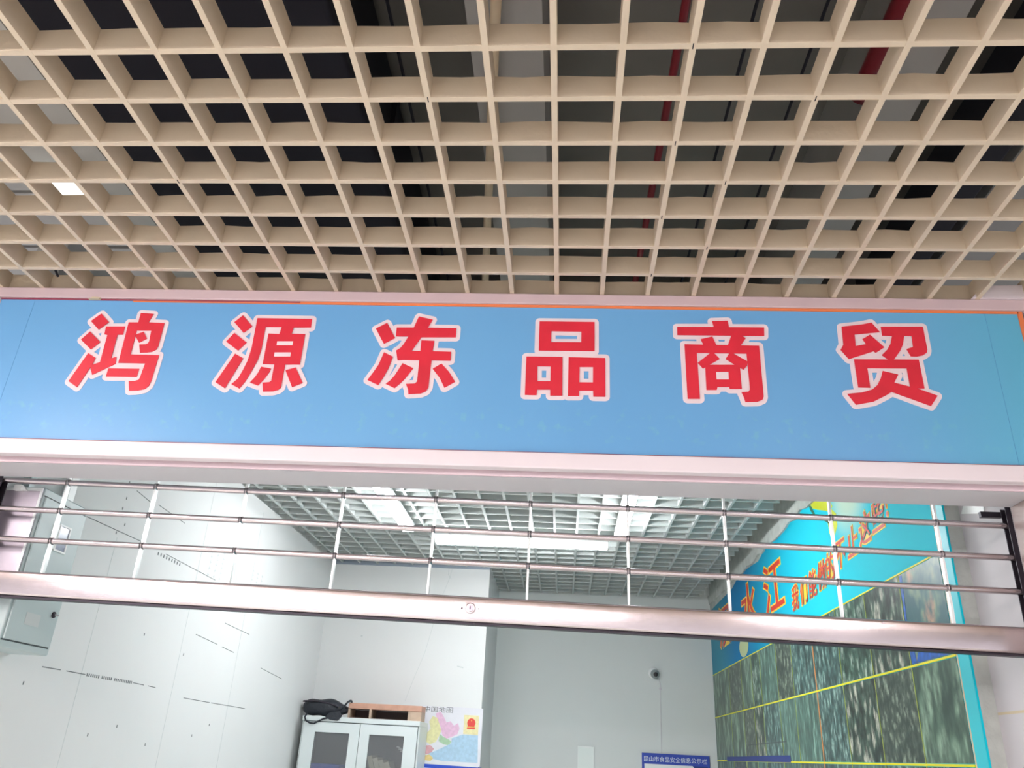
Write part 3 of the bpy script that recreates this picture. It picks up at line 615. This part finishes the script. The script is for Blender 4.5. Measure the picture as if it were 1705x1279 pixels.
# ================================================================ BACK WALL: map poster, board, dome camera, paper holder
mp_ = thing('map_poster', (-.81, 4.3085, 1.51), 'pastel map poster with a red emblem, on the back wall beside the cabinet', 'poster')
def flat(pts, name, m, parent, y, t=.0008, **k):
    return MB().prism(pts, 'y', y - t, y).build(name, m, parent, **k)
YP = YB1 - .0005
flat([(-1.05, 1.512), (-.572, 1.505), (-.572, 1.912), (-1.05, 1.912)], 'paper', mat('map_paper', C(226, 226, 232), .5, var=.06, vscale=9), mp_, YP)
blobs = [
    ('land_pink', C(230, 190, 216), [(-.94, 1.86), (-.90, 1.875), (-.875, 1.84), (-.85, 1.80), (-.82, 1.81), (-.79, 1.78), (-.76, 1.80), (-.745, 1.76), (-.76, 1.72), (-.80, 1.70), (-.845, 1.685), (-.875, 1.71), (-.89, 1.76), (-.91, 1.80), (-.93, 1.83)]),
    ('land_yellow', C(230, 226, 172), [(-.96, 1.84), (-.925, 1.83), (-.905, 1.79), (-.885, 1.74), (-.90, 1.70), (-.92, 1.66), (-.965, 1.64), (-1.0, 1.66), (-.995, 1.72), (-.97, 1.75), (-.985, 1.80)]),
    ('land_green', C(172, 204, 170), [(-.895, 1.715), (-.86, 1.695), (-.82, 1.68), (-.80, 1.665), (-.82, 1.64), (-.86, 1.645), (-.90, 1.665)]),
    ('land_rose', C(224, 172, 178), [(-1.0, 1.63), (-.96, 1.635), (-.93, 1.61), (-.95, 1.58), (-.99, 1.57), (-1.01, 1.60)]),
    ('sea_blue', C(176, 208, 230), [(-.80, 1.69), (-.72, 1.72), (-.60, 1.72), (-.59, 1.53), (-.86, 1.53), (-.96, 1.545), (-.97, 1.575), (-.91, 1.60), (-.85, 1.63), (-.80, 1.655)]),
    ('land_ochre', C(232, 208, 140), [(-1.01, 1.56), (-.96, 1.57), (-.93, 1.545), (-.95, 1.525), (-1.01, 1.53)]),
    ('emblem_card', C(238, 228, 176), [(-.715, 1.725), (-.60, 1.722), (-.60, 1.86), (-.715, 1.86)]),
]
for i, (nm, c_, pts) in enumerate(blobs):
    flat(pts, nm, mat(nm + '_ink', c_, .5, var=.16, vscale=45), mp_, YP - .0009 - i * .00012, t=.0002)
emb = [(-.657 + .032 * math.cos(a * math.pi / 10), 1.805 + .034 * math.sin(a * math.pi / 10)) for a in range(-2, 13)] + [(-.690, 1.762), (-.624, 1.762)]
eo = flat(emb, 'emblem', mat('emblem_red', C(222, 74, 66), .5), mp_, YP - .0021, t=.0003, label='round red emblem in the upper right corner')
flat([(-.690, 1.772), (-.624, 1.772), (-.628, 1.779), (-.686, 1.779)], 'emblem_band', mat('emblem_gold', C(226, 170, 90), .5), eo, YP - .0025, t=.0002)
def star(cx, cz, r):
    return [(cx + (r if i % 2 == 0 else r * .4) * math.sin(i * math.pi / 5), cz + (r if i % 2 == 0 else r * .4) * math.cos(i * math.pi / 5)) for i in range(10)]
flat(star(-.657, 1.822, .008), 'emblem_star', D.materials['emblem_gold'], eo, YP - .0025, t=.0002)
text_mesh('title_lettering', '中国地图', M['ink'], mp_, .044, (-1.04, YP - .0012, 1.873), (1, 0, 0), (0, 0, 1), sx=1.35)
ps = thing('blue_headed_notice', (-.785, 4.308, .95), 'white notice with a strong blue header band just below the map', 'poster')
flat([(-1.02, .95), (-.556, .95), (-.556, 1.49), (-1.02, 1.49)], 'paper', M['white_pl'], ps, YP, t=.0006)
flat([(-1.02, 1.478), (-.558, 1.474), (-.558, 1.499), (-1.02, 1.504)], 'header_band', M['blue_pl'], ps, YP - .0008, t=.0006)

bd = thing('notice_board', (1.02, 5.36, 1.0), 'blue public notice board with white characters, low on the recess wall', 'notice board')
BX0, BX1, BZ = .737, 1.317, 1.673
MB().box(BX0, BX1, YB2 - .014, YB2 - .0005, .95, BZ).build('board', mat('board_blue', C(48, 74, 176), .4), bd, bevel=.002)
MB().box(BX0 + .02, BX1 - .02, YB2 - .0155, YB2 - .0142, .98, BZ - .085).build('paper', M['white_pl'], bd)
MB().prism([(1.17, BZ - .085), (BX1 - .02, BZ - .085), (BX1 - .02, BZ - .112), (1.19, BZ - .112)], 'y', YB2 - .017, YB2 - .0157).build('blue_flash', M['navy'], bd)
text_mesh('lettering', '昆山市食品安全信息公示栏', mat('white_ink', C(226, 234, 240), .5), bd, .0455, (BX0 + .012, YB2 - .0148, BZ - .062), (1, 0, 0), (0, 0, 1))

dm = thing('dome_camera', (.862, 5.37, 2.325), 'small white dome security camera with black lens on the recess wall', 'security camera')
MB().lathe((.855, YB2 - .0005, 2.332), (0, -1, 0), [(.048, 0), (.050, .012), (.046, .022), (.040, .026)], n=32).build('base', M['white_pl'], dm, smooth=True)
MB().lathe((.866, YB2 - .026, 2.322), (0, -1, 0), [(.040, 0), (.039, .012), (.033, .026), (.022, .036), (.008, .040)], n=32).build('dome', mat('grey_dome', C(150, 158, 158), .35), dm, smooth=True)
MB().lathe((.868, YB2 - .055, 2.318), (0, -1, -.15), [(.020, 0), (.020, .010), (.015, .014)], n=24).build('lens', M['lens'], dm, smooth=True)
cbl = MB().path([(.905, YB2 - .004, 2.29), (.915, YB2 - .004, 2.22), (.915, YB2 - .004, 2.205)], .003).box(.903, .925, YB2 - .008, YB2 - .0005, 2.193, 2.213).path([(.912, YB2 - .003, 2.195), (.908, YB2 - .003, 1.675)], .0022)
cbl.build('camera_cable', M['trim_grey'], label='thin grey cable running down the recess wall from the dome camera', cat='cable')
ph = thing('paper_holder', (.25, 5.365, 1.35), 'clear plastic paper holder with white sheets on the recess wall', 'paper holder')
MB().box(.185, .318, YB2 - .012, YB2 - .0005, 1.3, 1.695).build('sheet', mat('sheet_paper', C(232, 240, 236), .4), ph, bevel=.002)
MB().box(.181, .322, YB2 - .016, YB2 - .0122, 1.30, 1.30 + .01).box(.181, .186, YB2 - .016, YB2 - .0122, 1.31, 1.70).box(.317, .322, YB2 - .016, YB2 - .0122, 1.31, 1.70).box(.20, .30, YB2 - .018, YB2 - .0122, 1.688, 1.698).build('holder_edge', M['strap'], ph)

# ================================================================ MURAL on the right wall
mu = thing('seafood_mural', (XR, .51, 1.0), 'large printed wall mural with red slogan on cyan and rows of dark green seafood photos', 'mural')
XM = XR - .0
top_e = [(.51, 2.97), (.9, 2.965), (1.3, 2.958), (1.7, 2.95), (1.944, 2.940), (2.3, 2.955), (2.7, 2.965), (3.067, 2.970), (3.2, 2.93), (3.33, 2.911), (3.6, 2.93), (3.9, 2.945), (4.1, 2.93), (4.3, 2.90), (4.8, 2.90), (5.366, 2.895)]
MB().prism([(.51, 1.0), (5.366, 1.0)] + top_e[::-1], 'x', XM, XM + .0055).build('mural_print', M['mural'], mu, origin=(XM, 0, 0))
MB().prism([(.512, 1.0), (.590, 1.0), (.590, 2.968), (.512, 2.97)], 'x', XM - .0012, XM - .0002).build('cyan_margin', M['cyan'], mu)
MB().box(XM - .0014, XM - .0002, .5905, .600, 1.0, 2.967).build('margin_line', M['seam'], mu)
g_d, g_m, g_l = C(22, 50, 42), C(84, 122, 104), C(150, 176, 158)
tiles = [
 photo_material('photo_prawns', g_d, g_m, C(178, 196, 182), 20, 12, 1.3),
 photo_material('photo_squid', C(36, 60, 58), C(84, 122, 116), C(160, 194, 184), 24, 12, 4.1),
 photo_material('photo_fillets', C(16, 30, 26), C(80, 108, 92), C(222, 222, 204), 17, 9, 7.7),
 photo_material('photo_shells', C(44, 60, 54), C(84, 100, 86), C(150, 166, 146), 24, 17, 2.9),
 photo_material('photo_fish', C(46, 70, 60), C(96, 126, 106), C(160, 190, 164), 13, 5.5, 9.2, .5),
 photo_material('photo_strips', C(50, 78, 70), C(92, 132, 118), C(150, 190, 174), 34, 7, 5.5),
]
mixed = photo_material('photo_salmon', C(44, 96, 104), C(122, 150, 128), C(222, 164, 134), 10, 8, 3.3, .55)
blue_s = mat('photo_blue_bag', C(28, 104, 200), .35, var=.55, vscale=34)
cols = [.602, .985, 1.393, 1.815, 2.245, 2.69, 3.055, 3.505, 3.78, 4.14, 4.62, 5.36]
rows = [(2.330, 1.990), (1.978, 1.648), (1.636, 1.3)]
order = [[6, 2, 0, 1, 1, 3, 5, 0, 4, 3, 4], [4, 3, 2, 1, 5, 5, 1, 2, 3, 4, 4], [5, 1, 5, 1, 3, 5, 1, 5, 4, 3, 4]]
for r_, (zt_, zb_) in enumerate(rows):
    for i in range(len(cols) - 1):
        a, b = cols[i] + .003, cols[i + 1] - .003
        k = order[r_][i]
        m = mixed if k == 6 else tiles[k]
        MB().box(XM - .0012, XM - .0002, a, b, zb_, zt_).build('seafood_photo', m, mu, origin=(XM, a - r_ * 3.1 - i * .17, zb_ + i * .3))
# blue bag stripe inside the first photo
MB().prism([(.93, 1.992), (.975, 1.992), (.98, 2.10), (.972, 2.325), (.945, 2.325), (.962, 2.15), (.935, 2.06)], 'x', XM - .0022, XM - .0014).prism([(.62, 1.992), (.93, 1.992), (.90, 2.03), (.75, 2.02)], 'x', XM - .0022, XM - .0014).build('blue_packet', blue_s, mu)
def hline(z, y0, y1, m, t=.005, nm='dividing_line'):
    MB().box(XM - .0030, XM - .0002, y0, y1, z - t, z + t).build(nm, m, mu)
hline(2.335, .602, 5.36, M['yellow'], .003); hline(1.984, .602, 5.36, M['yellow'], .004); hline(1.642, .602, 5.36, M['yellow'], .004)
for i, y in enumerate(cols[1:-1]):
    m = (M['ochre'] if i == 3 else mat('faint_line_print', C(156, 172, 84), .5) if i == 0 else D.materials['faint_line_print'])
    t = .007 if i == 3 else .0028
    MB().box(XM - .0028, XM - .0002, y - t, y + t, 1.3, 2.332).build('column_line', m, mu)
MB().prism([(y, z) for y, z in ((2.90, 1.640), (4.90, 1.640), (4.90, 1.672), (2.90, 1.678))], 'x', XM - .0036, XM - .0031).build('navy_band', M['navy'], mu)
MB().prism(wline(4.04, 1.747, 2.97, 1.753, t=.005), 'x', XM - .0036, XM - .0030).build('dark_mark', M['ink'], mu)
# printed fruit near the top of the mural
def leaf(pts, m, nm): MB().prism(pts, 'x', XM - .0012, XM - .0002).build(nm, m, mu)
yg = mat('yellow_green_print', C(206, 216, 20), .45)
leaf([(2.02, 2.94), (1.84, 2.945), (1.72, 2.90), (1.66, 2.82), (1.70, 2.80), (1.78, 2.83), (1.90, 2.87), (1.98, 2.90)], yg, 'printed_fruit')
leaf([(1.76, 2.79), (1.68, 2.81), (1.62, 2.77), (1.62, 2.71), (1.68, 2.67), (1.75, 2.70)], yg, 'printed_fruit')
gn = mat('leaf_green_print', C(24, 110, 80), .5)
leaf([(2.04, 2.935), (2.02, 2.90), (1.94, 2.83), (1.93, 2.835), (2.00, 2.92)], gn, 'printed_stem')
leaf([(1.84, 2.80), (1.70, 2.73), (1.69, 2.735), (1.82, 2.81)], gn, 'printed_stem')
# lettering: faces -x, reads from the back of the shop to the front
def mtext(s, size, y, z, off, sx=1.0, shear=0):
    a = text_mesh('slogan_outline', s, M['txt_yel'], mu, size, (XM - .0010, y, z), (0, -1, 0), (0, 0, 1), offset=off, depth=.0006, sx=sx, shear=shear)
    b = text_mesh('slogan_character', s, M['txt_red'], mu, size, (XM - .0025, y, z), (0, -1, 0), (0, 0, 1), offset=off * .1, depth=.0006, sx=sx, shear=shear)
for ch, (y, z) in zip('我们能做的不止这些', ((2.57, 2.455), (2.385, 2.46), (2.21, 2.465), (2.035, 2.475), (1.885, 2.487), (1.715, 2.515), (1.53, 2.525), (1.355, 2.545), (1.185, 2.56))):
    mtext(ch, .150, y, z, .0075, sx=1.05, shear=.15)
mtext('！', .15, 1.03, 2.58, .0052)
for ch, (y, z) in zip('汉水江', ((4.95, 2.54), (3.99, 2.53), (3.24, 2.53))):
    mtext(ch, .36, y, z, .012, sx=1.5)
# pale oval picture printed under the big characters
leaf([(3.98 + .16 * math.cos(a * math.pi / 10), 2.42 + .075 * math.sin(a * math.pi / 10)) for a in range(20)], mat('pale_print', C(186, 200, 150), .5), 'printed_oval')

# ================================================================ LAMPS
def batten(name, c, L, w, axis, m, label, cat='ceiling light', group=None, hz=2.94, hang=True):
    t = thing(name, (c[0], c[1], hz), label, cat, group)
    dx, dy = (L / 2, w / 2) if axis == 'x' else (w / 2, L / 2)
    MB().box(c[0] - dx, c[0] + dx, c[1] - dy, c[1] + dy, hz - .012, hz + .022).build('diffuser', m, t, bevel=.010)
    MB().box(c[0] - dx, c[0] + dx, c[1] - dy, c[1] + dy, hz + .0225, hz + .042).build('housing', M['white_pl'], t)
    ex, ey = (.012, 0) if axis == 'x' else (0, .012)
    for s in (-1, 1):
        if axis == 'x': MB().box(c[0] + s * dx, c[0] + s * (dx + .012), c[1] - dy, c[1] + dy, hz - .012, hz + .042).build('end_cap', M['white_pl'], t)
        else: MB().box(c[0] - dx, c[0] + dx, c[1] + s * dy, c[1] + s * (dy + .012), hz - .012, hz + .042).build('end_cap', M['white_pl'], t)
    if hang:
        for s in (-.35, .35):
            px, py = c[0] + (s * L if axis == 'x' else 0), c[1] + (s * L if axis == 'y' else 0)
            MB().tube((px, py, hz + .0425), (px, py, hz + .062), .004, n=8).build('hanger', M['darkmetal'], t)
    return t
batten('tube_light', (-1.02, 2.30), 1.2, .075, 'y', M['tube_in'], 'lit tube light on the left of the shop ceiling, running front to back')
batten('tube_light', (.40, 2.30), 1.2, .075, 'y', M['tube_in'], 'lit tube light on the right of the shop ceiling, running front to back')
batten('tube_light', (-.27, 3.19), 1.2, .09, 'x', M['tube_in'], 'lit tube light running crosswise, between and behind the other two', )
# unseen hall battens, added to light the sign and ceiling and streak the bar
for i, x in enumerate((-3.9, -2.65, -1.4, -.15)):
    batten('added_hall_light', (x, -5.2), 1.2, .12, 'x', M['tube_out'], ('leftmost added unseen batten in the line of four across the hall', 'second added unseen batten from the left in the line across the hall', 'third added unseen batten from the left in the line across the hall', 'rightmost added unseen batten in the line of four across the hall')[i], group='added unseen batten lights in a line across the hall', hz=2.86, hang=False)
for i, (x, y) in enumerate(((-2.6, -2.0), (-2.6, -3.6), (1.9, -3.4))):
    batten('added_hall_light', (x, y), 1.2, .12, 'y', M['tube_out'], ('added unseen batten light over the left side of the hall, nearest the sign', 'added unseen batten light over the left side of the hall, further from the sign', 'added unseen batten light over the right side of the hall')[i], hz=2.93)

# ================================================================ THINGS ABOVE THE OPEN CEILING
MB().tube((-.05, -2.0, 3.66), (-.43, 1.48, 3.66), .017, n=14).build('pipe', M['pipe_cream'], label='thin cream pipe running back above the open ceiling, beside the grey beam', cat='pipe', smooth=True)
MB().tube((.40, -2.0, 3.70), (.345, 1.48, 3.70), .014, n=14).build('pipe', M['pipe_red'], label='thin dark red pipe above the middle of the open ceiling', cat='pipe', smooth=True)
MB().tube((1.03, -2.5, 3.66), (1.0, -.30, 3.66), .035, n=18).tube((1.0, -.30, 3.66), (.99, -.27, 3.66), .045, n=18).build('pipe', M['pipe_red'], label='thick dark red pipe above the right part of the open ceiling', cat='pipe', smooth=True)
dk = thing('air_duct', (-1.2, 0, 3.62), 'wide black insulated duct above the left half of the open ceiling', 'duct')
MB().box(-1.70, -.70, -4.5, 1.48, 3.62, 4.10).build('duct_body', M['black'], dk, bevel=.02)
MB().box(-1.72, -.68, -1.5, -1.46, 3.61, 4.12).build('flange', M['darkmetal'], dk)
MB().box(-1.72, -.68, .1, .14, 3.61, 4.12).build('flange', M['black'], dk)
for x, l in ((-.62, 'thin black cable above the ceiling between the duct and the grey beam'), (.62, 'thin black cable above the ceiling right of the middle'), (.85, 'thin black cable above the ceiling beside the right beam')):
    MB().tube((x + .04, -2, 3.9), (x, 1.48, 3.9), .006, n=8).build('cable', M['black'], label=l, cat='cable')
MB().box(-1.88, -1.77, -2.2, 1.4, 3.62, 3.70).build('cable_tray', M['gyp'], label='pale cable tray running back above the left end of the open ceiling', cat='cable tray')
for i, (ya, yb_) in enumerate(((-1.0, -.35), (-.33, .22), (.24, .62), (.64, 1.05))):
    MB().box(-2.9, -1.98 + .03 * i, ya, yb_, 3.64, 3.66).build('ceiling_board', M['gyp'], bevel=.002, group='pale boards above the left end of the open ceiling',
        label=('pale board nearest the viewer above the left end of the open ceiling', 'second pale board back above the left end of the open ceiling', 'third pale board back, just behind the small lamp above the ceiling', 'rearmost pale board above the left end of the open ceiling')[i], cat='board')
lp = MB().box(-2.10, -1.975, .09, .21, 3.60, 3.637).build('square_lamp', M['tube_plenum'], label='small lit square lamp seen through the left end of the open ceiling', cat='lamp')
MB().prism([(-2.05, .86), (-1.62, .86), (-1.82, 1.05), (-1.86, 1.05)], 'z', 3.57, 3.585).build('broken_board', M['gyp'], label='pale triangular board offcut above the open ceiling at the left', cat='board')
MB().prism([(-1.66, .93), (-1.44, .93), (-1.44, 1.04), (-1.60, 1.04)], 'z', 3.57, 3.585).build('broken_board', M['gyp'], label='small pale board offcut, right of the triangular one above the ceiling', cat='board')
hv = thing('fan_coil_unit', (1.62, .2, 3.7), 'dark fan coil unit above the right end of the open ceiling', 'air handler')
MB().box(1.52, 1.66, -.6, 1.3, 3.72, 3.95).build('casing', M['black'], hv, bevel=.01)
MB().box(1.72, 2.6, -1.6, 1.3, 3.75, 4.0).build('side_duct', M['beam'], hv, bevel=.01)
MB().tube((1.54, -.3, 3.70), (1.50, 1.2, 3.70), .012).build('hose', M['pipe_cream'], hv)
MB().path([(-1.83, -.12, 3.07), (-1.80, -.10, 3.10), (-1.76, -.11, 3.08), (-1.75, -.06, 3.04)], .004).build('loose_wire', M['black'], label='short loose black wire poking through the ceiling grid above the left end of the sign', cat='wire')
MB().prism([(1.33, 3.0005), (1.50, 3.0005), (1.50, 3.05), (1.37, 3.045)], 'y', -.062, -.03).build('trim_offcut', M['trim'], label='broken pinkish trim offcut resting above the right end of the sign', cat='offcut')
